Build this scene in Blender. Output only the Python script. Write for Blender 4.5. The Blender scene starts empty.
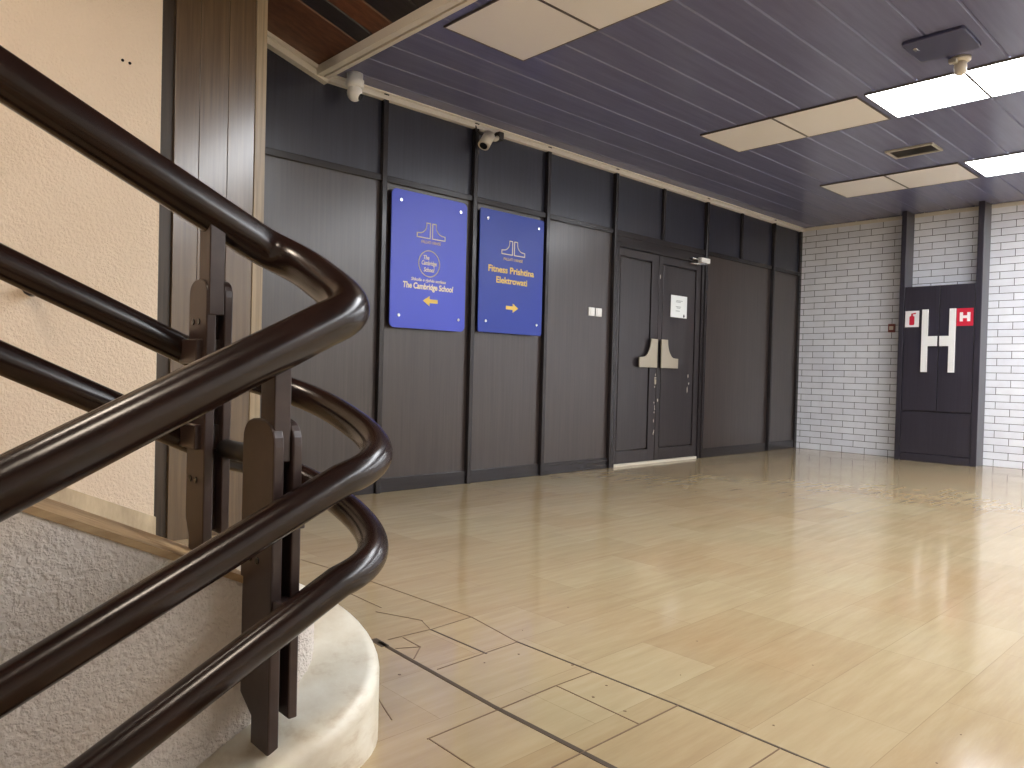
import bpy, bmesh, math, random
from mathutils import Vector, Matrix
random.seed(7)
S = bpy.context.scene
COL = S.collection
PI = math.pi

# ------------------------------------------------------------------ helpers
def srgb(r, g, b):
    def f(c):
        c /= 255.0
        return c / 12.92 if c <= 0.04045 else ((c + 0.055) / 1.055) ** 2.4
    return (f(r), f(g), f(b), 1.0)

def mat(name, col, rough=0.5, metal=0.0, emit=None, strength=0.0, coat=0.0, spec=0.5):
    m = bpy.data.materials.new(name); m.use_nodes = True
    b = m.node_tree.nodes['Principled BSDF']
    b.inputs['Base Color'].default_value = col
    b.inputs['Roughness'].default_value = rough
    b.inputs['Metallic'].default_value = metal
    b.inputs['Specular IOR Level'].default_value = spec
    b.inputs['Coat Weight'].default_value = coat
    if emit:
        b.inputs['Emission Color'].default_value = emit
        b.inputs['Emission Strength'].default_value = strength
    return m

def nodes(m):
    nt = m.node_tree
    return nt, nt.nodes, nt.links, nt.nodes['Principled BSDF']

def coords(nt, scale=(1, 1, 1), loc=(0, 0, 0), rot=(0, 0, 0)):
    tc = nt.nodes.new('ShaderNodeTexCoord'); mp = nt.nodes.new('ShaderNodeMapping')
    mp.inputs['Scale'].default_value = scale
    mp.inputs['Location'].default_value = loc
    mp.inputs['Rotation'].default_value = rot
    nt.links.new(tc.outputs['Object'], mp.inputs['Vector'])
    return mp.outputs['Vector']

def noise(nt, vec, scale, detail=4, rough=0.5):
    n = nt.nodes.new('ShaderNodeTexNoise')
    n.inputs['Scale'].default_value = scale; n.inputs['Detail'].default_value = detail
    n.inputs['Roughness'].default_value = rough
    nt.links.new(vec, n.inputs['Vector'])
    return n.outputs['Fac']

def ramp(nt, fac, stops):
    r = nt.nodes.new('ShaderNodeValToRGB')
    e = r.color_ramp.elements
    e[0].position, e[0].color = stops[0]
    e[1].position, e[1].color = stops[-1]
    for p, c in stops[1:-1]:
        x = e.new(p); x.color = c
    nt.links.new(fac, r.inputs['Fac'])
    return r.outputs['Color']

def bump(nt, height, strength, dist, prev=None):
    b = nt.nodes.new('ShaderNodeBump')
    b.inputs['Strength'].default_value = strength; b.inputs['Distance'].default_value = dist
    nt.links.new(height, b.inputs['Height'])
    if prev: nt.links.new(prev, b.inputs['Normal'])
    return b.outputs['Normal']

def mix(nt, fac, a, b, mode='MIX'):
    m = nt.nodes.new('ShaderNodeMix'); m.data_type = 'RGBA'; m.blend_type = mode
    if isinstance(fac, float): m.inputs[0].default_value = fac
    else: nt.links.new(fac, m.inputs[0])
    for i, v in ((6, a), (7, b)):
        if isinstance(v, tuple): m.inputs[i].default_value = v
        else: nt.links.new(v, m.inputs[i])
    return m.outputs[2]

# ------------------------------------------------------------------ materials
def wood(name, dark, light, rough, axis='z', bump_s=0.25, coat=0.0, grain=60):
    m = mat(name, light, rough, coat=coat)
    nt, N, L, B = nodes(m)
    sc = {'z': (grain, grain, 1.6), 'x': (1.6, grain, grain), 'y': (grain, 1.6, grain)}[axis]
    v = coords(nt, sc)
    f = noise(nt, v, 1.0, 6, 0.6)
    L.new(ramp(nt, f, [(0.3, dark), (0.7, light)]), B.inputs['Base Color'])
    if bump_s: L.new(bump(nt, f, bump_s, 0.001), B.inputs['Normal'])
    return m

M = {}
M['panel'] = wood('dark_lacquered_panel', srgb(48, 39, 37), srgb(62, 52, 49), 0.30, coat=0.7, bump_s=.06)
M['panel'].node_tree.nodes['Principled BSDF'].inputs['Coat Roughness'].default_value = 0.26
M['upper'] = wood('navy_reflection_upper_panel', srgb(36, 37, 48), srgb(46, 47, 60), 0.30, coat=0.4, bump_s=.05)  # navy of the reflected ceiling is put into the base colour
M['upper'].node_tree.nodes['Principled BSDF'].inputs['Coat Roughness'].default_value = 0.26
M['batten'] = wood('dark_batten_wood', srgb(38, 34, 36), srgb(46, 42, 44), 0.22, bump_s=.05)
M['batten_x'] = wood('dark_rail_wood', srgb(38, 34, 36), srgb(46, 42, 44), 0.22, axis='x', bump_s=.05)
M['door'] = wood('dark_door_wood', srgb(42, 37, 39), srgb(54, 48, 50), 0.34, coat=.3, bump_s=.1)
M['cabinet'] = wood('dark_cabinet_wood', srgb(48, 45, 54), srgb(56, 53, 63), 0.3, coat=.3, bump_s=.04)
M['pilaster'] = wood('brown_pilaster_board', srgb(78, 60, 42), srgb(104, 84, 60), 0.3, grain=45, coat=0.7, bump_s=0)
M['pilaster'].node_tree.nodes['Principled BSDF'].inputs['Coat IOR'].default_value = 1.6
M['pilaster'].node_tree.nodes['Principled BSDF'].inputs['Coat Roughness'].default_value = 0.2
M['pilaster_dark'] = wood('dark_pilaster_strip', srgb(50, 40, 30), srgb(74, 60, 46), 0.45)
M['pilaster_edge'] = wood('pale_pilaster_edge', srgb(128, 112, 90), srgb(170, 152, 124), 0.35)
M['ceil'] = wood('dark_ceiling_board', srgb(106, 108, 140), srgb(116, 118, 150), 0.24, axis='x', bump_s=0.0, grain=24)
M['soffit_brown'] = wood('brown_soffit_board', srgb(92, 58, 42), srgb(128, 84, 60), 0.35, axis='x', grain=30)
M['soffit_dark'] = wood('dark_soffit_board', srgb(36, 32, 36), srgb(54, 48, 52), 0.3, axis='x', grain=30)
M['cornice'] = mat('cream_painted_rail', srgb(232, 226, 216), 0.45)
M['white_plastic'] = mat('white_plastic', srgb(244, 243, 240), 0.35)
M['beige_plastic'] = mat('beige_plastic', srgb(216, 207, 192), 0.4)
M['black'] = mat('black_glass', srgb(14, 14, 16), 0.12)
M['dark_metal'] = mat('dark_metal', srgb(60, 56, 54), 0.4, 0.6)
M['chrome'] = mat('chrome', srgb(205, 205, 208), 0.2, 1.0)
M['alu'] = mat('brushed_aluminium', srgb(188, 178, 160), 0.42, 0.55)
M['gold'] = mat('yellow_lettering', srgb(236, 202, 96), 0.5)
M['cream_letter'] = mat('cream_lettering', srgb(240, 226, 190), 0.5)
M['red'] = mat('red_sticker', srgb(206, 36, 62), 0.4)
M['white_ink'] = mat('white_sticker', srgb(240, 236, 236), 0.45)
M['paper'] = mat('white_paper', srgb(240, 244, 244), 0.7)
M['ink'] = mat('grey_ink', srgb(170, 176, 178), 0.7)
M['ink_dark'] = mat('dark_ink', srgb(70, 74, 78), 0.7)
M['callred'] = mat('dull_red_plastic', srgb(122, 56, 50), 0.4)
M['hatch'] = mat('dark_hatch_paint', srgb(60, 62, 94), 0.4)
M['vent_frame'] = mat('grey_vent_paint', srgb(176, 170, 160), 0.45)
M['vent_dark'] = mat('dark_vent_slats', srgb(112, 108, 106), 0.5)
M['joint'] = mat('dark_floor_joint', srgb(74, 60, 46), 0.8)
M['joint_thin'] = mat('brown_floor_crack', srgb(112, 88, 62), 0.8)
M['lamp_off'] = mat('cream_diffuser', srgb(244, 240, 238), 0.5)
M['lamp_frame'] = mat('dark_lamp_frame', srgb(92, 84, 80), 0.4)
M['lamp_on'] = mat('lit_diffuser', srgb(240, 240, 240), 0.5, emit=(0.91, 0.95, 1.0, 1), strength=8.6)
M['stair_lamp'] = mat('warm_lit_diffuser', srgb(240, 235, 225), 0.5, emit=(1.0, 0.84, 0.68, 1), strength=18.0)
M['white_wall'] = mat('white_wall_paint', srgb(222, 216, 208), 0.7)
M['threshold'] = mat('pale_threshold', srgb(206, 198, 182), 0.5)

def sign_blue(name, c):
    m = mat(name, c, 0.36)
    return m
M['blue1'] = sign_blue('violet_blue_acrylic', srgb(72, 86, 208))
M['blue2'] = sign_blue('deep_blue_acrylic', srgb(30, 58, 164))

def rail_paint():
    m = mat('dark_maroon_gloss_paint', srgb(46, 24, 18), 0.25, coat=0.12)
    nt, N, L, B = nodes(m)
    B.inputs['Coat Roughness'].default_value = 0.1
    v = coords(nt)
    f = noise(nt, v, 9, 5, 0.6)
    L.new(ramp(nt, f, [(0.35, srgb(28, 16, 13)), (0.7, srgb(40, 22, 16))]), B.inputs['Base Color'])
    f2 = noise(nt, v, 60, 3, 0.6)
    L.new(bump(nt, f2, 0.08, 0.002), B.inputs['Normal'])
    return m
M['rail'] = rail_paint()
def post_paint():
    m = mat('dark_brown_satin_paint', srgb(62, 42, 34), 0.36, coat=0.1)
    nt, N, L, B = nodes(m)
    f = noise(nt, coords(nt), 14, 5, 0.6)
    L.new(ramp(nt, f, [(0.3, srgb(52, 38, 35)), (0.75, srgb(68, 53, 49))]), B.inputs['Base Color'])
    return m
M['post'] = post_paint()

def plaster(name, c1, c2, sc, strength, dist):
    m = mat(name, c1, 0.85)
    nt, N, L, B = nodes(m)
    v = coords(nt)
    f = noise(nt, v, sc, 3, 0.55)
    g = noise(nt, v, 1.4, 3, 0.5)
    L.new(ramp(nt, g, [(0.3, c1), (0.7, c2)]), B.inputs['Base Color'])
    h = ramp(nt, f, [(0.4, (0, 0, 0, 1)), (0.62, (1, 1, 1, 1))])
    L.new(bump(nt, h, strength, dist), B.inputs['Normal'])
    return m
M['plaster'] = plaster('peach_stippled_plaster', srgb(228, 210, 188), srgb(236, 219, 198), 75, 0.55, 0.006)
M['core'] = plaster('grey_trowelled_plaster', srgb(210, 200, 190), srgb(224, 215, 205), 75, 0.6, 0.006)

def marble():
    m = mat('cream_marble', srgb(226, 218, 196), 0.35)
    nt, N, L, B = nodes(m)
    v = coords(nt, (1, 1, 1), rot=(0.4, 0.3, 0.7))
    f = noise(nt, coords(nt, (3, 3, 9), rot=(0.5, 0.2, 0.4)), 2.0, 8, 0.65)
    g = noise(nt, v, 4, 5, 0.6)
    c = ramp(nt, f, [(0.34, srgb(180, 156, 120)), (0.48, srgb(218, 208, 186)), (0.75, srgb(236, 231, 216))])
    c = mix(nt, 0.4, c, ramp(nt, g, [(0.35, srgb(184, 166, 138)), (0.65, srgb(240, 236, 224))]))
    L.new(c, B.inputs['Base Color'])
    L.new(bump(nt, noise(nt, v, 50, 3), 0.1, 0.003), B.inputs['Normal'])
    return m
M['marble'] = marble()
def tan_stone():
    m = mat('tan_stone', srgb(176, 146, 106), 0.5)
    nt, N, L, B = nodes(m)
    f = noise(nt, coords(nt, (2, 10, 10)), 3, 6, 0.6)
    L.new(ramp(nt, f, [(0.3, srgb(150, 120, 84)), (0.7, srgb(188, 160, 120))]), B.inputs['Base Color'])
    return m
M['tan'] = tan_stone()
def skirt_stone():
    m = mat('pale_skirting_stone', srgb(200, 182, 150), 0.45)
    nt, N, L, B = nodes(m)
    f = noise(nt, coords(nt, (6, 6, 2)), 2.5, 6, 0.6)
    L.new(ramp(nt, f, [(0.3, srgb(176, 158, 132)), (0.7, srgb(214, 198, 168))]), B.inputs['Base Color'])
    return m
M['skirt'] = skirt_stone()

def floor_mat():
    m = mat('polished_travertine_tiles', srgb(205, 184, 146), 0.14)
    nt, N, L, B = nodes(m)
    v = coords(nt, loc=(-1.97 + 0.0, -0.125, 0))
    br = nt.nodes.new('ShaderNodeTexBrick')
    br.offset = 0.5; br.offset_frequency = 2; br.squash = 0.75; br.squash_frequency = 3
    br.inputs['Scale'].default_value = 1.0
    br.inputs['Brick Width'].default_value = 0.64
    br.inputs['Row Height'].default_value = 0.311
    br.inputs['Mortar Size'].default_value = 0.0012
    br.inputs['Mortar Smooth'].default_value = 0.2
    br.inputs['Bias'].default_value = 0.0
    br.inputs['Color1'].default_value = srgb(158, 134, 100)
    br.inputs['Color2'].default_value = srgb(178, 160, 127)
    br.inputs['Mortar'].default_value = srgb(126, 104, 76)
    L.new(v, br.inputs['Vector'])
    # travertine veins run along the hall (x)
    f = noise(nt, coords(nt, (1.1, 9, 1), rot=(0, 0, 0.06)), 2.2, 6, 0.65)
    c = mix(nt, 0.45, br.outputs['Color'], ramp(nt, f, [(0.25, srgb(146, 124, 94)), (0.5, srgb(172, 153, 119)), (0.75, srgb(194, 178, 146))]))
    g = noise(nt, coords(nt), 1.1, 3, 0.5)
    c = mix(nt, 0.22, c, ramp(nt, g, [(0.35, srgb(166, 132, 96)), (0.65, srgb(166, 156, 124))]))
    L.new(c, B.inputs['Base Color'])
    rr = ramp(nt, noise(nt, coords(nt), 2.3, 4, 0.6), [(0.3, (0.07, 0.07, 0.07, 1)), (0.75, (0.17, 0.17, 0.17, 1))])
    L.new(rr, B.inputs['Roughness'])
    return m
M['floor'] = floor_mat()

def brick_mat():
    m = mat('white_glazed_brick', srgb(226, 224, 224), 0.3)
    nt, N, L, B = nodes(m)
    tc = nt.nodes.new('ShaderNodeTexCoord'); sp = nt.nodes.new('ShaderNodeSeparateXYZ'); cb = nt.nodes.new('ShaderNodeCombineXYZ')
    L.new(tc.outputs['Object'], sp.inputs[0])
    L.new(sp.outputs['Y'], cb.inputs['X']); L.new(sp.outputs['Z'], cb.inputs['Y'])
    br = nt.nodes.new('ShaderNodeTexBrick')
    br.offset = 0.5; br.offset_frequency = 2
    br.inputs['Scale'].default_value = 1.0
    br.inputs['Brick Width'].default_value = 0.305
    br.inputs['Row Height'].default_value = 0.0875
    br.inputs['Mortar Size'].default_value = 0.0032
    br.inputs['Mortar Smooth'].default_value = 0.1
    br.inputs['Color1'].default_value = srgb(236, 238, 246)
    br.inputs['Color2'].default_value = srgb(244, 246, 252)
    br.inputs['Mortar'].default_value = srgb(48, 46, 50)
    L.new(cb.outputs[0], br.inputs['Vector'])
    g = noise(nt, coords(nt), 7, 3, 0.5)
    c = mix(nt, 0.2, br.outputs['Color'], ramp(nt, g, [(0.35, srgb(226, 220, 220)), (0.6, (1, 1, 1, 1))]), 'MULTIPLY')
    L.new(c, B.inputs['Base Color'])
    L.new(ramp(nt, br.outputs['Fac'], [(0.0, (0.28,) * 3 + (1,)), (1.0, (0.8,) * 3 + (1,))]), B.inputs['Roughness'])
    L.new(bump(nt, br.outputs['Fac'], -0.6, 0.008), B.inputs['Normal'])
    return m
M['brick'] = brick_mat()

# ------------------------------------------------------------------ mesh building (world coordinates)
def box(bm, x0, x1, y0, y1, z0, z1, bev=0.0):
    r = bmesh.ops.create_cube(bm, size=1.0)
    vs = r['verts']
    for v in vs:
        v.co = Vector(((x0 + x1) / 2 + v.co.x * (x1 - x0), (y0 + y1) / 2 + v.co.y * (y1 - y0), (z0 + z1) / 2 + v.co.z * (z1 - z0)))
    if bev:
        es = list({e for v in vs for e in v.link_edges})
        bmesh.ops.bevel(bm, geom=es, offset=bev, segments=2, affect='EDGES', profile=0.5)
    return bm

def BX(*a, **k): return box(bmesh.new(), *a, **k)

def prism(pts, axis, d0, d1, bm=None, bev=0.0):
    """extrude a 2D outline; axis 'y': pts are (x,z), 'x': pts are (y,z), 'z': pts are (x,y)"""
    bm = bm or bmesh.new()
    def P(p, d):
        return {'y': (p[0], d, p[1]), 'x': (d, p[0], p[1]), 'z': (p[0], p[1], d)}[axis]
    a = [bm.verts.new(P(p, d0)) for p in pts]
    b = [bm.verts.new(P(p, d1)) for p in pts]
    n = len(pts)
    fs = [bm.faces.new(a), bm.faces.new(list(reversed(b)))]
    for i in range(n):
        fs.append(bm.faces.new((a[i], b[i], b[(i + 1) % n], a[(i + 1) % n])))
    bmesh.ops.recalc_face_normals(bm, faces=fs)
    if bev:
        es = [e for e in fs[0].edges] + [e for e in fs[1].edges]
        bmesh.ops.bevel(bm, geom=es, offset=bev, segments=2, affect='EDGES', profile=0.5)
    return bm

def cyl(bm, p0, p1, r0, r1=None, seg=24, cap=True):
    r1 = r0 if r1 is None else r1
    p0, p1 = Vector(p0), Vector(p1)
    d = (p1 - p0); h = d.length; d.normalize()
    u = d.orthogonal().normalized(); w = d.cross(u)
    a, b = [], []
    for i in range(seg):
        t = 2 * PI * i / seg
        o = u * math.cos(t) + w * math.sin(t)
        a.append(bm.verts.new(p0 + o * r0)); b.append(bm.verts.new(p1 + o * r1))
    fs = []
    for i in range(seg):
        f = bm.faces.new((a[i], a[(i + 1) % seg], b[(i + 1) % seg], b[i])); f.smooth = True; fs.append(f)
    if cap:
        fs.append(bm.faces.new(list(reversed(a)))); fs.append(bm.faces.new(b))
    bmesh.ops.recalc_face_normals(bm, faces=fs)
    return bm

def CY(*a, **k): return cyl(bmesh.new(), *a, **k)

def lathe(bm, c, prof, seg=28):
    """prof: (radius, z) from top to bottom about the vertical axis through c"""
    rings = []
    for r, z in prof:
        rings.append([bm.verts.new((c[0] + r * math.cos(2 * PI * i / seg), c[1] + r * math.sin(2 * PI * i / seg), z)) for i in range(seg)])
    fs = []
    for a, b in zip(rings, rings[1:]):
        for i in range(seg):
            f = bm.faces.new((a[i], a[(i + 1) % seg], b[(i + 1) % seg], b[i])); f.smooth = True; fs.append(f)
    fs.append(bm.faces.new(rings[0])); fs.append(bm.faces.new(rings[-1]))
    bmesh.ops.recalc_face_normals(bm, faces=fs)
    return bm

def tube(path, r, seg=24, bm=None):
    bm = bm or bmesh.new()
    pts = [Vector(p) for p in path]
    n = len(pts)
    tan = []
    for i in range(n):
        t = (pts[min(i + 1, n - 1)] - pts[max(i - 1, 0)]).normalized(); tan.append(t)
    u = tan[0].orthogonal().normalized()
    rings = []
    for i in range(n):
        u = (u - tan[i] * u.dot(tan[i])).normalized()
        w = tan[i].cross(u)
        rings.append([bm.verts.new(pts[i] + (u * math.cos(2 * PI * k / seg) + w * math.sin(2 * PI * k / seg)) * r) for k in range(seg)])
    fs = []
    for a, b in zip(rings, rings[1:]):
        for k in range(seg):
            f = bm.faces.new((a[k], a[(k + 1) % seg], b[(k + 1) % seg], b[k])); f.smooth = True; fs.append(f)
    fs.append(bm.faces.new(rings[0])); fs.append(bm.faces.new(rings[-1]))
    bmesh.ops.recalc_face_normals(bm, faces=fs)
    return bm

def wloc(o):
    v = Vector((0, 0, 0))
    while o:
        v += o.location; o = o.parent
    return v

def obj(name, bm, m, parent=None, at=None, label=None):
    """link a bmesh given in world coordinates as one object"""
    me = bpy.data.meshes.new(name)
    off = wloc(parent) if parent else Vector((0, 0, 0))
    loc = Vector(at) if at is not None else off
    for v in bm.verts: v.co -= loc
    bm.to_mesh(me); bm.free()
    o = bpy.data.objects.new(name, me); COL.objects.link(o)
    o.location = loc - off
    if parent: o.parent = parent
    for mm in (m if isinstance(m, (list, tuple)) else [m]): me.materials.append(mm)
    if label: o['label'] = label
    return o

def thing(name, label, cat, loc, group=None):
    o = bpy.data.objects.new(name, None); COL.objects.link(o)
    o.location = loc; o.empty_display_size = 0.1
    o['label'] = label; o['category'] = cat
    if group: o['group'] = group
    return o

def tag(o, label, cat, group=None):
    o['label'] = label; o['category'] = cat
    if group: o['group'] = group
    return o

def struct(name, bm, m, parent=None, label=None, cat=None):
    o = obj(name, bm, m, parent)
    if parent is None: o['kind'] = 'structure'
    if label: o['label'] = label
    if cat and parent is None: o['category'] = cat
    return o

def text_bm(s, size, cx, y, cz, bold=0.0, shear=0.0, width=None, depth=0.0008):
    """lettering standing in the plane y, centred on (cx, cz), reading along +x"""
    cu = bpy.data.curves.new('lettering', 'FONT')
    cu.body = s; cu.size = size; cu.align_x = 'CENTER'; cu.align_y = 'CENTER'
    cu.offset = bold; cu.shear = shear; cu.extrude = depth; cu.resolution_u = 4
    o = bpy.data.objects.new('lettering', cu); COL.objects.link(o)
    bpy.context.view_layer.update()
    dg = bpy.context.evaluated_depsgraph_get()
    me = bpy.data.meshes.new_from_object(o.evaluated_get(dg))
    bm = bmesh.new(); bm.from_mesh(me)
    bpy.data.objects.remove(o); bpy.data.curves.remove(cu); bpy.data.meshes.remove(me)
    xs = [v.co.x for v in bm.verts]; ys = [v.co.y for v in bm.verts]
    k = (width / (max(xs) - min(xs))) if width else 1.0
    mx, my = (max(xs) + min(xs)) / 2, (max(ys) + min(ys)) / 2
    for v in bm.verts:
        x, yy, z = v.co
        v.co = Vector((cx + (x - mx) * k, y - z, cz + (yy - my)))
    return bm

def stroke(bm, pts, w, y, d=0.001, closed=False):
    """a flat line of width w through (x,z) points in the plane y, d thick"""
    n = len(pts)
    for i in range(n if closed else n - 1):
        a = Vector((pts[i][0], 0, pts[i][1])); b = Vector((pts[(i + 1) % n][0], 0, pts[(i + 1) % n][1]))
        t = (b - a).normalized(); nrm = Vector((-t.z, 0, t.x)) * w / 2
        a2 = a - t * w / 2; b2 = b + t * w / 2
        prism([((a2 + nrm).x, (a2 + nrm).z), ((b2 + nrm).x, (b2 + nrm).z), ((b2 - nrm).x, (b2 - nrm).z), ((a2 - nrm).x, (a2 - nrm).z)], 'y', y - d, y, bm)
    return bm

def rrect(x0, x1, z0, z1, r, n=5):
    pts = []
    for cx, cz, a0 in ((x1 - r, z1 - r, 0), (x0 + r, z1 - r, 90), (x0 + r, z0 + r, 180), (x1 - r, z0 + r, 270)):
        for i in range(n + 1):
            a = math.radians(a0 + 90 * i / n)
            pts.append((cx + r * math.cos(a), cz + r * math.sin(a)))
    return pts

# ------------------------------------------------------------------ measures of the hall (metres)
YA = 5.11      # panelled wall
XB = 10.5      # brick wall
ZC = 3.19      # ceiling
YW = 4.30      # stair plaster wall
X_OPEN = 2.80  # where the stairwell soffit starts
XR, YR = -2.9, -3.9   # far sides of the hall behind and right of the camera

# ------------------------------------------------------------------ floor
YD0 = -0.6
bm = prism([(0.9, 1.9), (0.9, YD0), (XR, YD0), (XR, YR), (XB + .1, YR), (XB + .1, YA + .1), (1.0, YA + .1), (1.0, 1.9)], 'z', -0.18, 0.0)
floor = struct('floor', bm, M['floor'])
def joint(bm, x0, y0, x1, y1, w, h=0.0012):
    a, b = Vector((x0, y0)), Vector((x1, y1)); t = (b - a).normalized(); n = Vector((-t.y, t.x)) * w / 2
    prism([tuple(a + n), tuple(b + n), tuple(b - n), tuple(a - n)], 'z', 0.0002, h, bm)
bm = bmesh.new()
joint(bm, 1.53, 2.30, 1.50, 1.633, 0.016); joint(bm, 1.50, 1.633, 1.497, -3.0, 0.017)
joint(bm, 1.53, 2.34, 1.525, 2.25, 0.03)
struct('joint_gap', bm, M['joint'], floor)
bm = bmesh.new()
for a in [(1.925, 1.984, 1.935, 1.28, .007), (1.935, 1.28, 1.925, .9, .008), (1.757, 2.288, 1.76, 1.965, .007),
          (1.925, 0.9, 1.93, -2.0, .006)]: joint(bm, *a)
struct('joint_gap', bm, M['joint'], floor)
bm = bmesh.new()
for a in [(1.57, 2.30, 1.757, 2.29, .005), (1.757, 2.288, 1.975, 2.302, .003), (1.54, 1.965, 1.925, 1.98, .004), (1.23, 1.606, 1.75, 1.621, .0045),
          (1.75, 1.621, 1.93, 1.617, .003), (1.753, 1.62, 1.744, 1.283, .004), (1.38, 1.284, 1.939, 1.283, .0045),
          (1.235, 1.606, 1.228, 1.28, .004), (1.93, 3.09, 1.974, 2.30, .004), (1.974, 2.3, 1.925, 1.985, .004),
          (1.76, 2.92, 1.757, 2.63, .004), (1.71, 2.6, 1.795, 2.39, .004), (1.79, 2.39, 1.76, 2.30, .003), (1.87, 3.55, 1.935, 3.09, .005),
          (1.83, 2.97, 1.93, 2.99, .004),
          (1.625, 2.283, 1.618, 2.166, .005), (1.54, 2.21, 1.62, 2.166, .005), (1.618, 2.166, 1.535, 2.09, .004),
          (1.93, .95, 1.5, .955, .004), (1.93, .62, 1.5, .625, .004), (1.3, 2.0, 1.22, 1.76, .003)]: joint(bm, *a)
struct('crack', bm, M['joint_thin'], floor)

bm = bmesh.new(); rp = random.Random(11)
for i in range(26):
    x, y_, r = rp.uniform(1.1, 2.6), rp.uniform(.3, 2.2), rp.uniform(.002, .0045)
    prism([(x + r * rp.uniform(.6, 1.3) * math.cos(a * PI / 3), y_ + r * rp.uniform(.6, 1.6) * math.sin(a * PI / 3)) for a in range(6)], 'z', .0002, .001, bm)
struct('pitting', bm, M['joint_thin'], floor)

# ------------------------------------------------------------------ ceiling of tongue-and-groove boards, V joints
bm = bmesh.new()
W = 0.289
y = 3.745 + W * 5
edges = []
while y > YR - W:
    edges.append(y); y -= W
g = 0.009
for a in edges:
    y1, y0 = min(a, YA + .02), max(a - W, YR)
    if y1 <= y0: continue
    pts = [(y1, ZC + .012), (y1 - g, ZC), (y0 + g, ZC), (y0, ZC + .012), (y0, ZC + .03), (y1, ZC + .03)]
    prism(pts, 'x', X_OPEN - .03, XB + .1, bm)
ceiling = struct('ceiling', bm, M['ceil'])

# stairwell soffit: rises towards the upper flight
SL = 0.30
def zs(x): return ZC + SL * (X_OPEN - x)
def soffit(y0, y1, m, name='soffit_board'):
    b = bmesh.new()
    pts = [(y1, .012), (y1 - g, 0), (y0 + g, 0), (y0, .012), (y0, .03), (y1, .03)]
    xa, xb = XR, X_OPEN - .03
    A = [b.verts.new((xa, p[0], zs(xa) + p[1])) for p in pts]; B_ = [b.verts.new((xb, p[0], zs(xb) + p[1])) for p in pts]
    fs = [b.faces.new(A), b.faces.new(list(reversed(B_)))]
    for i in range(len(pts)):
        fs.append(b.faces.new((A[i], B_[i], B_[(i + 1) % 6], A[(i + 1) % 6])))
    bmesh.ops.recalc_face_normals(b, faces=fs)
    return struct(name, b, m, ceiling)
ys = [5.12, 4.50, 4.32, 4.09]
for i in range(3): soffit(ys[i + 1], ys[i], [M['soffit_brown'], M['soffit_dark'], M['soffit_brown']][i])
yy = 4.09
while yy > YR:
    soffit(max(yy - W, YR), yy, M['soffit_dark']); yy -= W

# ------------------------------------------------------------------ panelled wall (left in the photo)
wall = struct('wall_left', BX(1.3, XB + .1, YA + .03, YA + .15, -.15, 3.7), M['panel'])
cols = [2.0, 3.33, 4.275, 5.20, 6.235, 7.995, 9.665, XB]
bw = 0.022
ZR0, ZR1 = 2.495, 2.545
for i in range(len(cols) - 1):
    if i == 4: continue
    struct('wall_panel', BX(cols[i] + bw, cols[i + 1] - bw, YA, YA + .03, .115, ZR0), M['panel'], wall)
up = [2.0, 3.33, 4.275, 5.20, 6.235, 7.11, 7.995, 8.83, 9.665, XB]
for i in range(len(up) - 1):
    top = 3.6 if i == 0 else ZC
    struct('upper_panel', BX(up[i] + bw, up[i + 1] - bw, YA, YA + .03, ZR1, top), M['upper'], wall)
for x in up[1:-1]:
    low = ZR1 if x in (7.11, 8.83) else 0.0
    dp = 0.03 if low else 0.045
    struct('batten', BX(x - bw, x + bw, YA - dp, YA + .03, low, ZC, bev=.004), M['batten'], wall)
struct('batten', BX(XB - .06, XB, YA - .03, YA + .03, 0, ZC, bev=.004), M['batten'], wall)
for a, b in ((2.0, 6.235), (7.995, XB)):
    struct('mid_rail', BX(a, b, YA - .028, YA + .03, ZR0, ZR1, bev=.004), M['batten_x'], wall)
    struct('base_board', BX(a, b, YA - .018, YA + .03, 0, .115, bev=.003), M['batten_x'], wall)
# cream cornice rails
bm = box(bmesh.new(), X_OPEN - .05, XB, YA - .06, YA, 3.178, ZC, bev=.003)
box(bm, X_OPEN - .05, XB, YA - .035, YA, 3.166, 3.178)
box(bm, X_OPEN - .05, XB, YA - .05, YA, 3.132, 3.166, bev=.003)
struct('trim_1', bm, M['cornice'])
bm = bmesh.new()
for (d0, d1, o0, o1) in ((0, .075, .0, .028), (0, .05, .028, .042), (0, .06, .042, .078)):
    pts = [(X_OPEN - .0, zs(X_OPEN) - o0), (1.9, zs(1.9) - o0), (1.9, zs(1.9) - o1), (X_OPEN - .0, zs(X_OPEN) - o1)]
    prism(pts, 'y', YA - d1, YA - d0, bm)
struct('trim_2', bm, M['cornice'])
bm = box(bmesh.new(), 2.705, 2.757, YR, YA - .02, 3.145, ZC + .02, bev=.003)
box(bm, 2.757, 2.768, YR, YA - .02, 3.16, ZC + .0)
box(bm, 2.768, 2.805, YR, YA - .02, 3.14, ZC + .0, bev=.003)
struct('trim_3', bm, M['cornice'])

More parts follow.
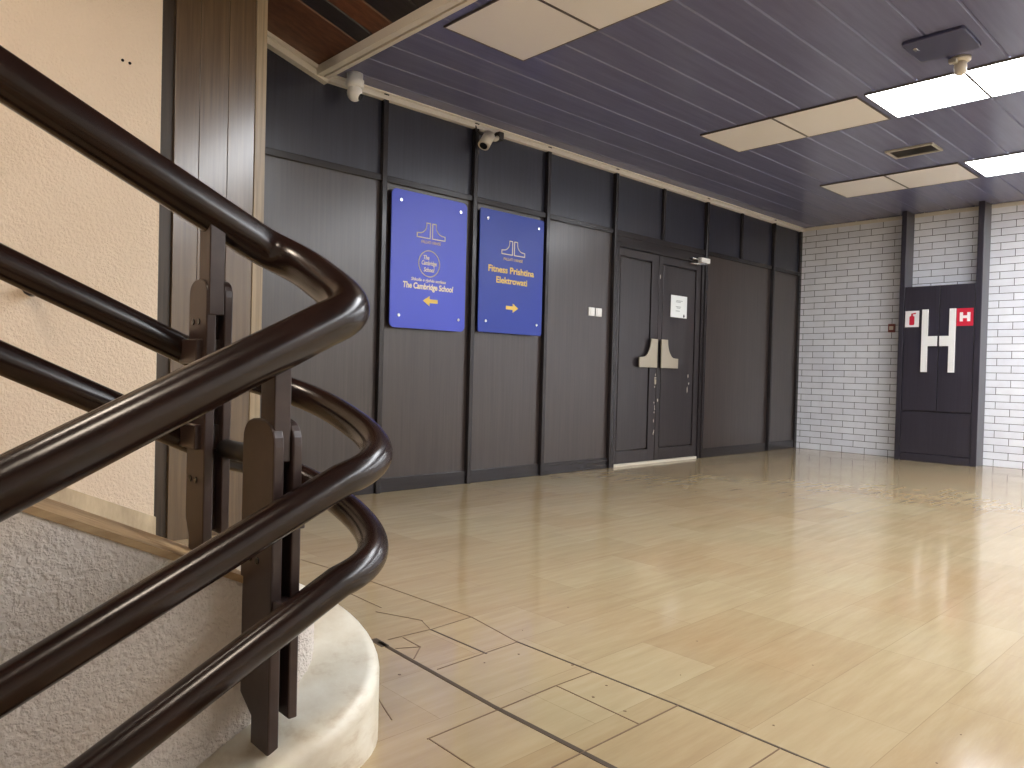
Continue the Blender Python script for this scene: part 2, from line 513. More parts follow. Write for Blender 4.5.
# ------------------------------------------------------------------ double door
DX0, DX1, DM, DZ = 6.262, 7.968, 7.058, 2.375
door = thing('door_1', 'dark wooden double door with pale handles in the panelled wall', 'door', (DM, YA, 0))
del door['category']; door['kind'] = 'structure'
bm = box(bmesh.new(), DX0, DX0 + .05, YA - .03, YA + .03, 0, DZ + .03, bev=.003)
box(bm, DX1 - .05, DX1, YA - .03, YA + .03, 0, DZ + .03, bev=.003)
obj('door_frame', bm, M['batten'], door)
bm = box(bmesh.new(), DX0, DX1, YA - .025, YA + .03, DZ + .0, ZR1 - .06, bev=.003)
box(bm, DX0, DX1, YA - .032, YA + .03, ZR1 - .06, ZR1, bev=.003)
obj('door_head', bm, M['batten_x'], door)
def leaf(x0, x1, z0, z1, p0, p1, name):
    """stiles and rails with a recessed centre panel between p0 and p1"""
    yf = YA - .012
    bm = box(bmesh.new(), x0, p0, yf, YA + .03, z0, z1, bev=.003)
    box(bm, p1, x1, yf, YA + .03, z0, z1, bev=.003)
    box(bm, p0, p1, yf, YA + .03, z1 - .085, z1, bev=.003)
    box(bm, p0, p1, yf, YA + .03, z0, z0 + .13, bev=.003)
    lf = obj('door_leaf', bm, M['door'], door)
    obj('leaf_panel', box(bmesh.new(), p0 + .018, p1 - .018, yf + .006, YA + .03, z0 + .148, z1 - .103, bev=.004), M['door'], lf)
    return lf
lfL = leaf(DX0 + .055, DM - .004, .035, DZ - .005, 6.355, 6.925, 'l')
lfR = leaf(DM + .004, DX1 - .055, .035, DZ - .005, 7.135, 7.82, 'r')
obj('threshold', BX(DX0 + .05, DX1 - .05, YA - .02, YA + .03, 0.0, .03, bev=.003), M['threshold'], door)
def handle_outline(s, x):
    pts = [(0, 0), (0, .325), (-.118, .325)]
    for i in range(1, 9):                         # concave sweep down to the foot
        t = i / 8 * PI / 2
        pts.append((-.118 - .142 * (1 - math.cos(t)) - .0, .325 - .21 * math.sin(t)))
    pts += [(-.33, .112), (-.33, 0)]
    return [(x + s * px, 1.09 + pz) for px, pz in pts]
for s, x, lf in ((1, 7.012, lfL), (-1, 7.09, lfR)):
    pl = obj('pull_handle', prism(handle_outline(s, x), 'y', YA - .055, YA - .038, bev=.003), M['alu'], lf, label='brushed metal pull plate')
    bm = bmesh.new()
    for dx, dz in ((-.05, .27), (-.05, .05), (-.28, .05)):
        cyl(bm, (x + s * dx, YA - .039, 1.09 + dz), (x + s * dx, YA - .011, 1.09 + dz), .014, seg=12)
    obj('standoff', bm, M['dark_metal'], pl)
bm = prism(rrect(7.02, 7.05, .90, .985, .012), 'y', YA - .018, YA - .011)
lk = obj('lock_plate', bm, M['alu'], lfL, label='small brass coloured lock plate')
obj('lock_cylinder', CY((7.035, YA - .024, .965), (7.035, YA - .015, .965), .011, seg=14), M['chrome'], lk)
# paint chipped off the meeting edges
bm = bmesh.new()
rr = random.Random(3)
for i in range(14):
    x = 7.03 + rr.uniform(-.012, .012); z = rr.uniform(.3, 1.0); h = rr.uniform(.012, .04); w = rr.uniform(.004, .01)
    prism([(x, z), (x + w, z + h * .2), (x + w * .7, z + h), (x - w * .4, z + h * .8)], 'y', YA - .0128, YA - .0115, bm)
obj('bare_chip', bm, M['beige_plastic'], lfL)
bm = bmesh.new()
for x, z, h in ((7.69, .98, .05), (7.68, .80, .08), (7.71, .9, .03), (7.09, .7, .04), (7.08, 2.1, .06)):
    prism([(x, z), (x + .012, z + h * .3), (x + .008, z + h), (x - .004, z + h * .7)], 'y', YA - .0128, YA - .0115, bm)
obj('bare_chip', bm, M['beige_plastic'], lfR)
cl = obj('door_closer', box(bmesh.new(), 7.80, 7.99, YA - .09, YA - .033, 2.375, 2.435, bev=.008), M['white_plastic'], door, label='pale grey door closer')
bm = tube([(7.9, YA - .08, 2.37), (7.88, YA - .11, 2.355), (7.70, YA - .09, 2.345), (7.62, YA - .03, 2.345)], .010, 10)
obj('closer_arm', bm, M['chrome'], cl)
obj('closer_arm', tube([(7.66, YA - .045, 2.41), (7.80, YA - .06, 2.41)], .012, 10), M['chrome'], cl)

# paper notice taped to the right leaf
nx0, nx1, nz0, nz1 = 7.298, 7.625, 1.688, 1.945
no = tag(obj('notice', BX(nx0, nx1, YA - .016, YA - .0125, nz0, nz1), M['paper'], at=(7.46, YA - .014, nz0)),
         'white paper notice taped to the right leaf of the double door', 'notice')
bm = bmesh.new()
for z, a, b in ((1.885, .32, .72), (1.87, .3, .6), (1.815, .3, .62), (1.80, .36, .58), (1.765, .3, .55)):
    box(bm, nx0 + (nx1 - nx0) * a, nx0 + (nx1 - nx0) * b, YA - .0166, YA - .016, z - .004, z + .004)
obj('printing', bm, M['ink'], no)
bm = prism([(7.545, 1.712), (7.565, 1.735), (7.585, 1.712), (7.565, 1.692)], 'y', YA - .0166, YA - .016)
obj('stamp', bm, M['ink_dark'], no)

# light switches
for x0, which in ((5.862, 'left of the white pair of light switches beside the double door'), (5.975, 'right of the white pair of light switches beside the double door')):
    t = thing('light_switch', which, 'light switch', (x0 + .047, YA, 1.60), 'light switches by the door')
    obj('switch_plate', box(bmesh.new(), x0, x0 + .095, YA - .012, YA + .0, 1.603, 1.69, bev=.004), M['white_plastic'], t)
    obj('rocker', box(bmesh.new(), x0 + .018, x0 + .077, YA - .018, YA - .011, 1.618, 1.675, bev=.003), M['white_plastic'], t)

# ------------------------------------------------------------------ blue signs
def logo(bm, cx, cz, k, y):
    """two mirrored buttresses drawn in outline"""
    for s in (-1, 1):
        pts = [(.012, 0), (.012, .125), (.05, .125), (.05, .105)]
        for i in range(0, 7):
            t = i / 6 * PI / 2
            pts.append((.05 + .075 * (1 - math.cos(t)), .105 - .07 * math.sin(t)))
        pts += [(.145, .033), (.145, 0)]
        stroke(bm, [(cx + s * px * k, cz + pz * k) for px, pz in pts], .0085, y, closed=True)
    return bm

def arrow(bm, cx, cz, L, H, s, y):
    pts = [(-L / 2, 0), (-L * .05, H / 2), (-L * .05, H * .19), (L / 2, H * .19), (L / 2, -H * .19), (-L * .05, -H * .19), (-L * .05, -H / 2)]
    return prism([(cx + s * px, cz + pz) for px, pz in pts], 'y', y - .001, y, bm)

def sign(x0, x1, z0, z1, m, label, rad):
    y0, y1 = YA - .055, YA - .043
    t = thing('wall_sign', label, 'sign', ((x0 + x1) / 2, YA, z0))
    p = obj('sign_board', prism(rrect(x0, x1, z0, z1, rad), 'y', y0, y1, bev=.002), m, t)
    for sx in (x0 + .085, x1 - .075):
        for sz in (z0 + .10, z1 - .085):
            sc = obj('screw', CY((sx, y0 - .008, sz), (sx, y0 + .001, sz), .013, seg=14), M['chrome'], t)
            obj('spacer', CY((sx, y1 - .001, sz), (sx, YA + .001, sz), .012, seg=12), M['dark_metal'], sc)
    return t, y0
yk = (YA - .055) / YA
s1, yf = sign(3.392, 4.172, 1.338, 2.452, M['blue1'], 'larger blue wall sign with a left-pointing yellow arrow', .045)
c1 = 3.775
obj('logo', logo(bmesh.new(), c1 + .015, 2.095, 1.0, yf), M['cream_letter'], s1, label='cream outline logo of two buttresses')
obj('lettering', text_bm('PALLATI I RINISË', .034, c1 + .015, yf, 2.065, width=.20), M['gold'], s1)
bm = bmesh.new()
stroke(bm, [(c1 + .108 * math.cos(a * PI / 18), 1.885 + .108 * math.sin(a * PI / 18)) for a in range(36)], .009, yf, closed=True)
obj('ring', bm, M['cream_letter'], s1)
for s_, z_, w_, dx in (('The', 1.935, .06, -.03), ('Cambridge', 1.885, .155, 0), ('School', 1.835, .11, 0)):
    obj('lettering', text_bm(s_, .05, c1 + dx, yf, z_, bold=.0012, shear=.2, width=w_), M['cream_letter'], s1)
obj('lettering', text_bm('Shkolla e gjuhës angleze', .036, c1, yf, 1.742, bold=.0005, shear=.15, width=.36), M['cream_letter'], s1)
obj('lettering', text_bm('The Cambridge School', .068, c1, yf, 1.685, bold=.0022, shear=.1, width=.52), M['cream_letter'], s1)
obj('arrow', arrow(bmesh.new(), c1 + .02, 1.575, .155, .085, 1, yf), M['gold'], s1, label='yellow arrow pointing left')

s2, yf = sign(4.325, 5.128, 1.352, 2.452, M['blue2'], 'deep blue wall sign with a right-pointing yellow arrow, nearer the double door', .02)
c2 = 4.735
obj('logo', logo(bmesh.new(), c2 + .0, 2.075, 1.0, yf), M['cream_letter'], s2, label='cream outline logo of two buttresses')
obj('lettering', text_bm('PALLATI I RINISË', .036, c2 + .0, yf, 2.035, width=.24), M['gold'], s2)
obj('lettering', text_bm('Fitness', .082, c2 - .185, yf, 1.93, bold=.002, width=.235), M['gold'], s2)
obj('lettering', text_bm('Prishtina', .082, c2 + .118, yf, 1.93, bold=.002, width=.31), M['gold'], s2)
obj('lettering', text_bm('Elektrowati', .08, c2 - .01, yf, 1.835, bold=.002, width=.39), M['gold'], s2)
obj('arrow', arrow(bmesh.new(), c2 + .0, 1.59, .155, .085, -1, yf), M['gold'], s2, label='yellow arrow pointing right')

# ------------------------------------------------------------------ brick wall (right in the photo)
wallb = struct('wall_right', BX(XB, XB + .15, YR, YA + .1, -.1, ZC + .05), M['brick'])
struct('trim_4', BX(XB - .012, XB, YR, YA - .03, ZC - .05, ZC - .004), M['cornice'])
# hydrant cabinet: two posts to the ceiling with a double-leaf cupboard between
XF = 10.22
hc = thing('hydrant_cabinet', 'dark wooden hydrant cupboard with a large white H in the brick wall', 'cabinet', (XF + .1, 3.15, 0))
for y0, y1 in ((3.572, 3.632), (2.70, 2.768)):
    obj('post', box(bmesh.new(), XF, XB - .004, y0, y1, 0, ZC - .001, bev=.004), M['cabinet'], hc)
CZ = 2.215
obj('body', box(bmesh.new(), XF + .035, XB - .004, 2.768, 3.572, 0.0, CZ, bev=.003), M['cabinet'], hc)
bm = box(bmesh.new(), XF + .012, XF + .036, 2.771, 3.569, .10, .625, bev=.004)
bp_ = obj('base_panel', bm, M['cabinet'], hc)
bm = box(bmesh.new(), XF + .004, XF + .036, 2.771, 3.569, .0, .095, bev=.004)
obj('plinth', bm, M['cabinet'], hc)
ymid = 3.158
leaves = []
for y0, y1 in ((ymid + .005, 3.566), (2.774, ymid - .005)):
    leaves.append(obj('cupboard_door', box(bmesh.new(), XF + .010, XF + .036, y0, y1, .645, CZ - .006, bev=.004), M['cabinet'], hc))
xs = XF + .010
for lf, yo, yi in ((leaves[0], 3.315, ymid + .014), (leaves[1], 3.005, ymid - .014)):
    # half an H on each leaf: an upright and its half of the crossbar
    s = 1 if yo > yi else -1
    bm = prism([(yo + s * .034, 1.13), (yo + s * .034, 1.915), (yo - s * .034, 1.915), (yo - s * .034, 1.58), (yi, 1.58), (yi, 1.455), (yo - s * .034, 1.455), (yo - s * .034, 1.13)], 'x', xs - .03, xs, bev=.002)
    obj('h_handle', bm, M['white_plastic'], lf, label='white half of a big letter H')
# stickers
st = obj('extinguisher_sticker', BX(xs - .002, xs + .001, 3.39, 3.555, 1.70, 1.905), M['white_ink'], leaves[0], label='white sticker with a red extinguisher')
bm = prism(rrect(3.445, 3.505, 1.725, 1.84, .014), 'x', xs - .003, xs - .002)
prism([(3.462, 1.838), (3.488, 1.838), (3.484, 1.872), (3.466, 1.872)], 'x', xs - .003, xs - .002, bm)
prism([(3.43, 1.865), (3.484, 1.86), (3.484, 1.872), (3.43, 1.882)], 'x', xs - .003, xs - .002, bm)
obj('extinguisher_symbol', bm, M['red'], st)
st = obj('hydrant_sticker', BX(xs - .002, xs + .001, 2.785, 2.965, 1.70, 1.915), M['red'], leaves[1], label='red sticker with a white letter H')
bm = bmesh.new()
for a, b, c, d in ((2.817, 2.852, 1.755, 1.865), (2.897, 2.932, 1.755, 1.865), (2.852, 2.897, 1.793, 1.827)):
    box(bm, xs - .003, xs - .002, a, b, c, d)
obj('letter', bm, M['white_ink'], st)
# call point
t = thing('call_point', 'small dull red fire call point on the white brick wall beside the hydrant cupboard', 'call point', (XB, 3.81, 1.66))
obj('housing', box(bmesh.new(), XB - .035, XB, 3.765, 3.85, 1.655, 1.765, bev=.006), M['callred'], t)
obj('window', box(bmesh.new(), XB - .038, XB - .034, 3.782, 3.833, 1.685, 1.735, bev=.001), M['beige_plastic'], t)

# ------------------------------------------------------------------ ceiling lights
def light_panel(x0, x1, y0, y1, lit, label, group):
    t = thing('ceiling_light', label, 'ceiling light', ((x0 + x1) / 2, (y0 + y1) / 2, ZC), group)
    f = .007
    bm = bmesh.new()
    for a in ((x0, x1, y0, y0 + f), (x0, x1, y1 - f, y1), (x0, x0 + f, y0 + f, y1 - f), (x1 - f, x1, y0 + f, y1 - f)):
        box(bm, *a, ZC - .014, ZC + .005)
    obj('frame', bm, M['lamp_frame'], t)
    obj('diffuser', box(bmesh.new(), x0 + f, x1 - f, y0 + f, y1 - f, ZC - .011, ZC + .003), M['lamp_on'] if lit else M['lamp_off'], t)
rows = [(2.93, 3.635, 'near row'), (5.862, 6.535, 'middle row'), (8.285, 9.015, 'far row')]
for x0, x1, rn in rows:
    light_panel(x0, x1, 3.142, 3.83, False, 'unlit cream ceiling panel at the panelled-wall end of the ' + rn + ' of lights', 'unlit ceiling panels')
    light_panel(x0, x1, 2.44, 3.138, False, 'second unlit cream ceiling panel from the panelled wall in the ' + rn + ' of lights', 'unlit ceiling panels')
    y = 2.385
    k = 0
    nm = ['first lit white ceiling panel from the panelled wall in the ', 'second lit white ceiling panel from the panelled wall in the ']
    while y > -4.2:
        if not (x0 < 4 and y > 2.0 and False):
            light_panel(x0, x1, y - .672, y, True, (nm[k] if k < 2 else 'lit white ceiling panel further along the ') + rn + (' of lights' if k < 2 else ' of lights, outside the photo'), 'lit ceiling panels' if k < 2 else 'lit ceiling panels outside the photo of the ' + rn)
        y -= .676
        k += 1
        if k % 2 == 0: y -= .05

# other ceiling fittings
t = thing('ceiling_hatch', 'dark square ceiling access plate with a small shiny latch beside the middle row of lights', 'hatch', (5.31, 1.68, ZC))
bm = prism(rrect(5.12, 5.50, 1.50, 1.865, .03), 'z', ZC - .022, ZC + .002, bev=.006)
obj('plate', bm, M['hatch'], t)
obj('latch', box(bmesh.new(), 5.22, 5.27, 1.80, 1.825, ZC - .028, ZC - .02, bev=.003), M['chrome'], t)
t = thing('air_vent', 'grey rectangular ceiling vent between the middle and far rows of lights', 'vent', (7.6, 2.62, ZC))
bm = bmesh.new()
for a in ((7.45, 7.74, 2.405, 2.43), (7.45, 7.74, 2.80, 2.825), (7.45, 7.48, 2.43, 2.80), (7.71, 7.74, 2.43, 2.80)):
    box(bm, *a, ZC - .016, ZC + .002, bev=.003)
obj('frame', bm, M['vent_frame'], t)
bm = bmesh.new()
for i in range(8):
    x = 7.49 + i * .028
    prism([(x, ZC - .012), (x + .004, ZC - .012), (x + .022, ZC + .001), (x + .018, ZC + .001)], 'y', 2.43, 2.80, bm)
obj('slats', bm, M['vent_dark'], t)
# motion detector
cx, cy = 5.64, 1.665
t = thing('motion_detector', 'beige ceiling motion detector under the edge of the first lit panel in the middle row', 'detector', (cx, cy, ZC))
obj('mount', lathe(bmesh.new(), (cx, cy), [(.062, ZC), (.062, ZC - .018), (.045, ZC - .03)]), M['beige_plastic'], t)
obj('sensor_head', lathe(bmesh.new(), (cx, cy), [(.036, ZC - .028), (.04, ZC - .06), (.036, ZC - .10), (.02, ZC - .112)]), M['beige_plastic'], t)
bm = box(bmesh.new(), cx - .09, cx - .05, cy + .0, cy + .05, ZC - .05, ZC - .02, bev=.006)
obj('bracket', bm, M['vent_frame'], t)
# dome camera at the corner of the cream rails
cx, cy = 2.955, 4.93
t = thing('security_camera', 'white turret security camera under the ceiling where the cream rails meet', 'camera', (cx, cy, ZC))
obj('mount', lathe(bmesh.new(), (cx, cy), [(.06, ZC), (.06, ZC - .045), (.068, ZC - .05), (.068, ZC - .095), (.058, ZC - .105)]), M['white_plastic'], t)
bm = bmesh.new()
bmesh.ops.create_uvsphere(bm, u_segments=24, v_segments=16, radius=.056)
for v in bm.verts: v.co = Vector((cx, cy, ZC - .14)) + Vector((v.co.x, v.co.y, v.co.z * 1.15))
for f in bm.faces: f.smooth = True
hd = obj('camera_ball', bm, M['white_plastic'], t)
d = Vector((.55, -.6, -.58)).normalized()
c = Vector((cx, cy, ZC - .14))
obj('lens', CY(c + d * .042, c + d * .062, .028, .024, seg=18), M['black'], hd)
# bullet camera on a bracket
t = thing('bullet_camera', 'small beige bullet camera on a wall bracket above the blue signs', 'camera', (4.42, YA, 3.13))
obj('bracket', box(bmesh.new(), 4.475, 4.535, YA - .11, YA - .02, 3.07, 3.145, bev=.008), M['dark_metal'], t)
obj('bracket_arm', tube([(4.50, YA - .07, 3.10), (4.42, YA - .12, 3.055), (4.35, YA - .13, 3.04)], .02, 14), M['beige_plastic'], t)
c = Vector((4.30, YA - .14, 3.015)); d = Vector((-.55, -.1, -.8)).normalized()
bd = obj('camera_body', CY(c - d * .07, c + d * .07, .05, .052, seg=20), M['beige_plastic'], t)
obj('lens', CY(c + d * .068, c + d * .075, .036, seg=18), M['black'], bd)
obj('cable', tube([(4.30, YA - .10, 3.06), (4.26, YA - .06, 3.10), (4.25, YA - .045, 3.15)], .008, 8), M['dark_metal'], t)

# ------------------------------------------------------------------ stair wall, pilaster, skirting
struct('wall_back', BX(XR, 1.385, YW, YW + .35, -2.2, 5.0), M['plaster'])
bm = bmesh.new()
for x, z in ((1.19, 2.58), (1.225, 2.575)):
    cyl(bm, (x, YW - .0015, z), (x, YW + .003, z), .008, seg=10)
struct('screw_hole', bm, M['black'], bpy.data.objects['wall_back'])
YP = 4.36
pil = struct('trim_5', BX(1.39, 2.0, YP + .02, YA + .04, 0, 3.62), M['pilaster_dark'], label='dark boarded pilaster between stair wall and panelling')
for a, b in ((1.478, 1.612), (1.614, 1.776), (1.778, 1.936)):
    struct('pilaster_board', BX(a, b, YP, YP + .03, .0, 3.6, bev=.002), M['pilaster'], pil)
struct('edge_strip', BX(1.938, 2.004, YP - .006, YP + .03, .0, 3.6, bev=.003), M['pilaster_edge'], pil)
bm = prism([(1.392, .36 - .46 * (1.392 - .956)), (XR, .36 - .46 * (XR - .956)), (XR, -.5 * (XR - 1.15) - .05), (1.10, 0.0), (1.392, 0.0)], 'y', YW - .014, YW + .001)
sk = struct('baseboard_back', bm, M['skirt'])
# little metal peg in the plaster wall
t = thing('wall_peg', 'short dark metal peg sticking out of the plaster stair wall under the railing', 'peg', (.76, YW, 1.35))
obj('peg_rod', CY((.80, YW + .01, 1.335), (.775, YW - .10, 1.339), .026, seg=16), M['post'], t)
obj('peg_collar', CY((.777, YW - .09, 1.339), (.771, YW - .105, 1.339), .032, seg=16), M['dark_metal'], t)

# ------------------------------------------------------------------ stairs
def steps(name, x0, y0, y1, rise, n, tread_m, label):
    t = bmesh.new(); run = .3
    pts = []
    z = 0.0; x = x0
    pts.append((x, 0.0))
    for k in range(n):
        if rise > 0:
            z += rise; pts.append((x, z)); x -= run; pts.append((x, z))
        else:
            z += rise; pts.append((x, z)); x -= run; pts.append((x, z))
    pts.append((x, z - .25)); pts.append((x0, -.25 if rise > 0 else -.25))
    if rise < 0:
        pts = pts[:-2] + [(x, z - .25), (x0, -.30)]
    prism(pts, 'y', y0, y1, t)
    o = struct(name, t, tread_m)
    o['label'] = label
    return o
steps('stairs_up', 1.15, 2.25, YW - .0, .15, 14, M['tan'], 'tan stone stair flight rising beside the plaster wall')
steps('stairs_down', .9, YD0, 1.565, -.15, 12, M['tan'], 'tan stone stair flight going down')

# low wall between the flights: plaster core with a marble coping that winds round its end
XC, YC, RO, RI = .86, 1.90, .34, .115
def zU(x): return .468 - .49 * (x - .80)
def zD(x): return .09 + .49 * (x - .78)
par = thing('stair_parapet', 'low plastered wall between the stair flights with a rounded pale marble nose', 'low wall', (XC, YC, 0))
# core: vertical slab with rounded end, sloping top
bm = bmesh.new()
out = [(XR, YC - RI)] + [(x, YC - RI) for x in (-2, -1, 0, .4, .7)]
XE = XC + .055
out += [(XE + RI * math.cos(a), YC + RI * math.sin(a)) for a in [math.radians(-90 + 15 * i) for i in range(13)]]
out += [(x, YC + RI) for x in (.7, .4, 0, -1, -2)] + [(XR, YC + RI)]
top = [bm.verts.new((p[0], p[1], zU(p[0]))) for p in out]
bot = [bm.verts.new((p[0], p[1], -2.4)) for p in out]
n = len(out); fs = [bm.faces.new(top), bm.faces.new(list(reversed(bot)))]
for i in range(n): fs.append(bm.faces.new((top[i], bot[i], bot[(i + 1) % n], top[(i + 1) % n])))
bmesh.ops.recalc_face_normals(bm, faces=fs)
fs[0].material_index = 1
obj('plaster_core', bm, [M['core'], M['marble']], par)
# coping
secs = []
for x in [XR, -2, -1, -.2, .2, .5, .7]: secs.append(((x, YC), (0, -1), zD(x)))
for i in range(25):
    a = -90 + 180 * i / 24; t = i / 24
    ts = t ** 1.2
    z = zD(XC) + (zU(XC) - zD(XC)) * ts
    # keep the slope of the straight flights where they join
    secs.append(((XC, YC), (math.cos(math.radians(a)), math.sin(math.radians(a))), z))
for x in [.7, .5, .2, -.2, -1, -2, XR]: secs.append(((x, YC), (0, 1), zU(x)))
bm = bmesh.new(); rings = []
rb = .035
for c, d, z in secs:
    prof = [(RI - .01, z)]
    for i in range(7):
        q = i / 6 * PI / 2
        prof.append((RO - rb + rb * math.sin(q), z - rb + rb * math.cos(q)))
    prof.append((RO, z - .20)); prof.append((RO, -2.2))
    rings.append([bm.verts.new((c[0] + d[0] * r, c[1] + d[1] * r, zz)) for r, zz in prof])
fs = []
for a, b in zip(rings, rings[1:]):
    for i in range(len(a) - 1):
        f = bm.faces.new((a[i], b[i], b[i + 1], a[i + 1])); f.smooth = True; fs.append(f)
bmesh.ops.recalc_face_normals(bm, faces=fs)
cop = obj('marble_coping', bm, M['marble'], par)
# flat stone strip on top of the core along the upper flight
bm = bmesh.new()
sx = [XR, -1, 0, .5, XC - .02]
for (ya, yb, hh) in ((YC - RI - .004, YC + RO + .0, .006),):
    A = [[bm.verts.new((x, yv, zU(x) + dz)) for (yv, dz) in ((ya, -.012), (ya, hh), (yb, hh), (yb, -.02))] for x in sx]
    fs = []
    for p, q in zip(A, A[1:]):
        for i in range(4): fs.append(bm.faces.new((p[i], q[i], q[(i + 1) % 4], p[(i + 1) % 4])))
    fs += [bm.faces.new(A[0]), bm.faces.new(A[-1])]
    bmesh.ops.recalc_face_normals(bm, faces=fs)
obj('stone_strip', bm, M['tan'], par)

# ------------------------------------------------------------------ balustrade
bal = thing('stair_railing', 'dark maroon tubular stair railing turning back on itself around two plate posts', 'railing', (.81, 1.88, 0))
def rail_path(yu, yd, zu, zd, xc, R, e):
    """zu, zd: height along x on the upper / lower flight; half turn of radius R about xc"""
    pts = []
    yc = (yu + yd) / 2
    for i in range(14):
        x = -1.6 + (xc + 1.6) * i / 14
        pts.append((x, yu, zu(x)))
    a0, a1 = zu(xc), zd(xc)
    arc = []
    for i in range(33):
        t = i / 32
        a = PI / 2 - PI * t
        ca, sa = max(0.0, math.cos(a)) ** e, math.copysign(abs(math.sin(a)) ** e, a)
        arc.append(Vector((xc + R * ca, yc + (yu - yd) / 2 * sa, 0)))
    ds = [0.0]
    for p, q in zip(arc, arc[1:]): ds.append(ds[-1] + (q - p).length)
    for p, q in zip(arc, ds): pts.append((p.x, p.y, a0 + (a1 - a0) * q / ds[-1]))
    for i in range(14):
        x = xc + (-1.6 - xc) * (i + 1) / 14
        pts.append((x, yd, zd(x)))
    return pts
tops = rail_path(2.08, 1.66, lambda x: 1.655 - .486 * (x - .317), lambda x: .76 + .52 * (x - .263), .925, .118, .72)
mids = rail_path(2.215, 1.575, lambda x: 1.244 - .452 * (x - .337), lambda x: .409 + .475 * (x - .253), .93, .205, .85)
lows = rail_path(2.215, 1.575, lambda x: 1.007 - .48 * (x - .339), lambda x: .219 + .521 * (x - .415), .93, .198, .85)
hr = obj('handrail', tube(tops, .056, 32), M['rail'], bal)
mr = obj('middle_rail', tube(mids, .041, 28), M['rail'], bal)
lr = obj('lower_rail', tube(lows, .040, 28), M['rail'], bal)
def plate_outline(y0, y1, z0, z1, foot=None):
    """arched top, foot narrower than the plate on the inner side"""
    r = (y1 - y0) / 2; pts = []
    for i in range(13):
        a = PI * i / 12
        c, s = math.cos(a), math.sin(a)
        c = math.copysign(abs(c) ** .75, c); s = s ** .8
        pts.append(((y0 + y1) / 2 + r * c, z1 - r * .75 + r * .75 * s))
    if foot:
        f0, f1, fz = foot
        pts += [(y0, fz + .0), (f1, fz), (f1, z0), (y1, z0 + .045)]
    else:
        pts += [(y0, z0), (y1, z0)]
    return pts
def post(yn, yf, z0, z1, foot, z_rail, stem_y, brackets, yb):
    c = thing('post', '', '', (0, 0, 0)); del c['label'], c['category']
    c.parent = bal; c.location = Vector((.82, (yn + yf) / 2, z0)) - bal.location
    obj('plate', prism(plate_outline(yn, yf, z0, z1, foot), 'x', .785, .812, bev=.004), M['post'], c)
    obj('plate', prism(plate_outline(yn, yf, z0 + .01, z1), 'x', .834, .858, bev=.004), M['post'], c)
    obj('core_bar', box(bmesh.new(), .812, .834, (yn + yf) / 2 - .03, (yn + yf) / 2 + .03, z0 + .02, z1 - .05), M['post'], c)
    obj('stem', box(bmesh.new(), .79, .832, stem_y[0], stem_y[1], z1 - .10, z_rail, bev=.003), M['post'], c)
    for z in brackets:
        obj('rail_bracket', box(bmesh.new(), .768 if yn > 1.9 else .79, .853, min(yb), max(yb), z - .034, z + .034, bev=.004), M['post'], c)
        for dy in (-.012, .028):
            yy = (yn + yf) / 2 + dy; zz = z + (.082 if yn > 1.9 and z > .9 else -.12)
            obj('bolt', CY((.782, yy, zz), (.786, yy, zz), .0085, seg=10), M['black'], c)
    return c
post(1.63, 1.80, .155, .875, (1.634, 1.725, .07), 1.03, (1.64, 1.714), (.655, .42), (1.60, 1.66))
post(2.045, 2.175, .52, 1.235, (2.05, 2.15, .437), 1.40, (2.042, 2.118), (1.035, .80), (2.07, 2.20))
obj('spacer_tube', CY((.846, 1.775, .768), (.846, 2.05, .768), .026, seg=20), M['chrome'] if False else M['dark_metal'], bal)

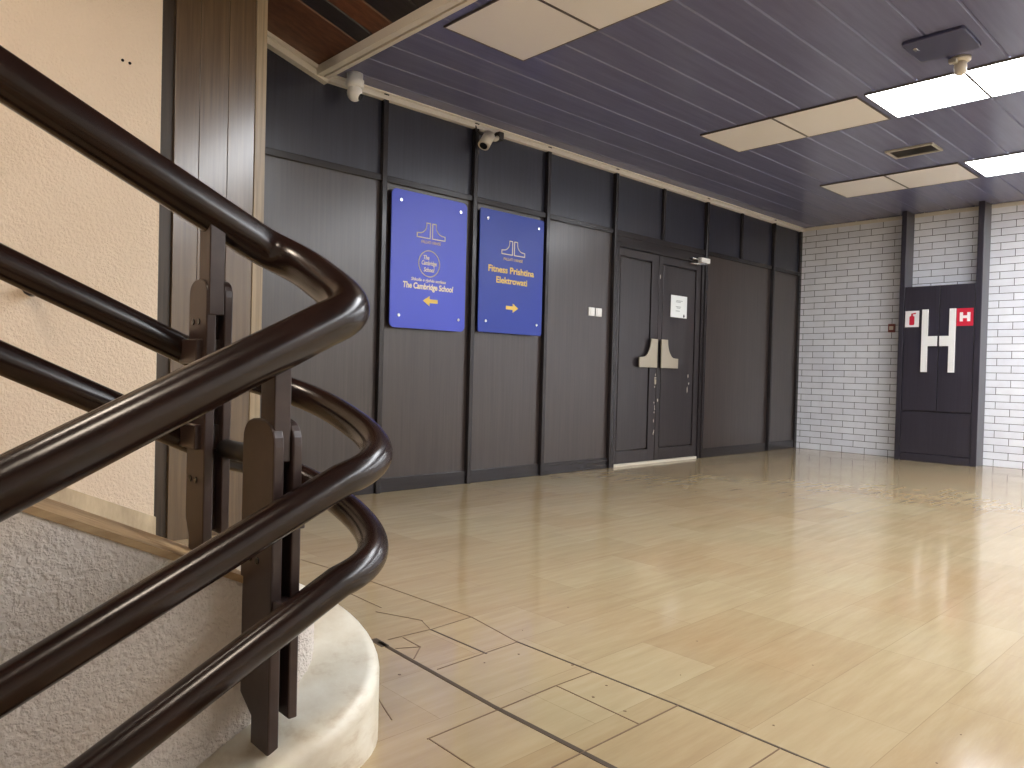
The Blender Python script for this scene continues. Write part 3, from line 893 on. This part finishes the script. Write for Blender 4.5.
# ------------------------------------------------------------------ rest of the shell (outside the photo)
struct('wall_front', BX(XR - .2, XB + .1, YR - .16, YR - .04, -2.4, 5.0), M['white_wall'])
struct('wall_rear', BX(XR - .16, XR - .04, YR, YW + .3, -2.4, 5.0), M['white_wall'])
struct('wall_stair', BX(XR, .8, YD0 - .12, YD0 - .001, -2.4, -.19), M['white_wall'])

# warm stairwell lamp on the soffit above the upper flight (out of the photo)
for lx, ly, wh in ((-.55, 2.9, 'upper'), (-.5, .2, 'lower (lamp added as fill)')):  # the lower-flight lamp is unseen, added to brighten the plaster core
    lt = thing('ceiling_lamp', 'warm square ceiling lamp above the ' + wh + ' stair flight, outside the photo', 'ceiling light', (lx, ly, zs(lx)))
    bm = box(bmesh.new(), lx - .3, lx + .3, ly - .3, ly + .3, zs(lx) - .16, zs(lx) - .12)
    obj('diffuser', bm, M['stair_lamp'], lt)
    bm = box(bmesh.new(), lx - .32, lx + .32, ly - .32, ly + .32, zs(lx) - .12, zs(lx) + .09)
    obj('housing', bm, M['white_plastic'], lt)

# ------------------------------------------------------------------ world, camera, look
w = bpy.data.worlds.new('World'); S.world = w; w.use_nodes = True
w.node_tree.nodes['Background'].inputs[0].default_value = (0.7, 0.78, 1.0, 1)
w.node_tree.nodes['Background'].inputs[1].default_value = 0.05

yaw, pit, rol = (math.radians(a) for a in (46.7293, -0.9158, 1.45066))
F = Vector((math.cos(yaw) * math.cos(pit), math.sin(yaw) * math.cos(pit), math.sin(pit)))
R0 = Vector((math.sin(yaw), -math.cos(yaw), 0)); U0 = R0.cross(F)
Rv = R0 * math.cos(rol) + U0 * math.sin(rol); Uv = -R0 * math.sin(rol) + U0 * math.cos(rol)
cam = bpy.data.cameras.new('Camera'); co = bpy.data.objects.new('Camera', cam); COL.objects.link(co)
cam.sensor_fit = 'HORIZONTAL'; cam.sensor_width = 36.0; cam.lens = 748.86 / 1024 * 36.0
cam.clip_start = .02
Mx = Matrix((Rv, Uv, -F)).transposed().to_4x4(); Mx.translation = Vector((0, 0, 1.0))
co.matrix_world = Mx
S.camera = co

S.view_settings.view_transform = 'Standard'; S.view_settings.look = 'None'
S.view_settings.gamma = 1.0; S.view_settings.use_curve_mapping = False
S.view_settings.exposure = 1.0
S.cycles.use_denoising = True
S.cycles.max_bounces = 10
S.cycles.sample_clamp_indirect = 6.0
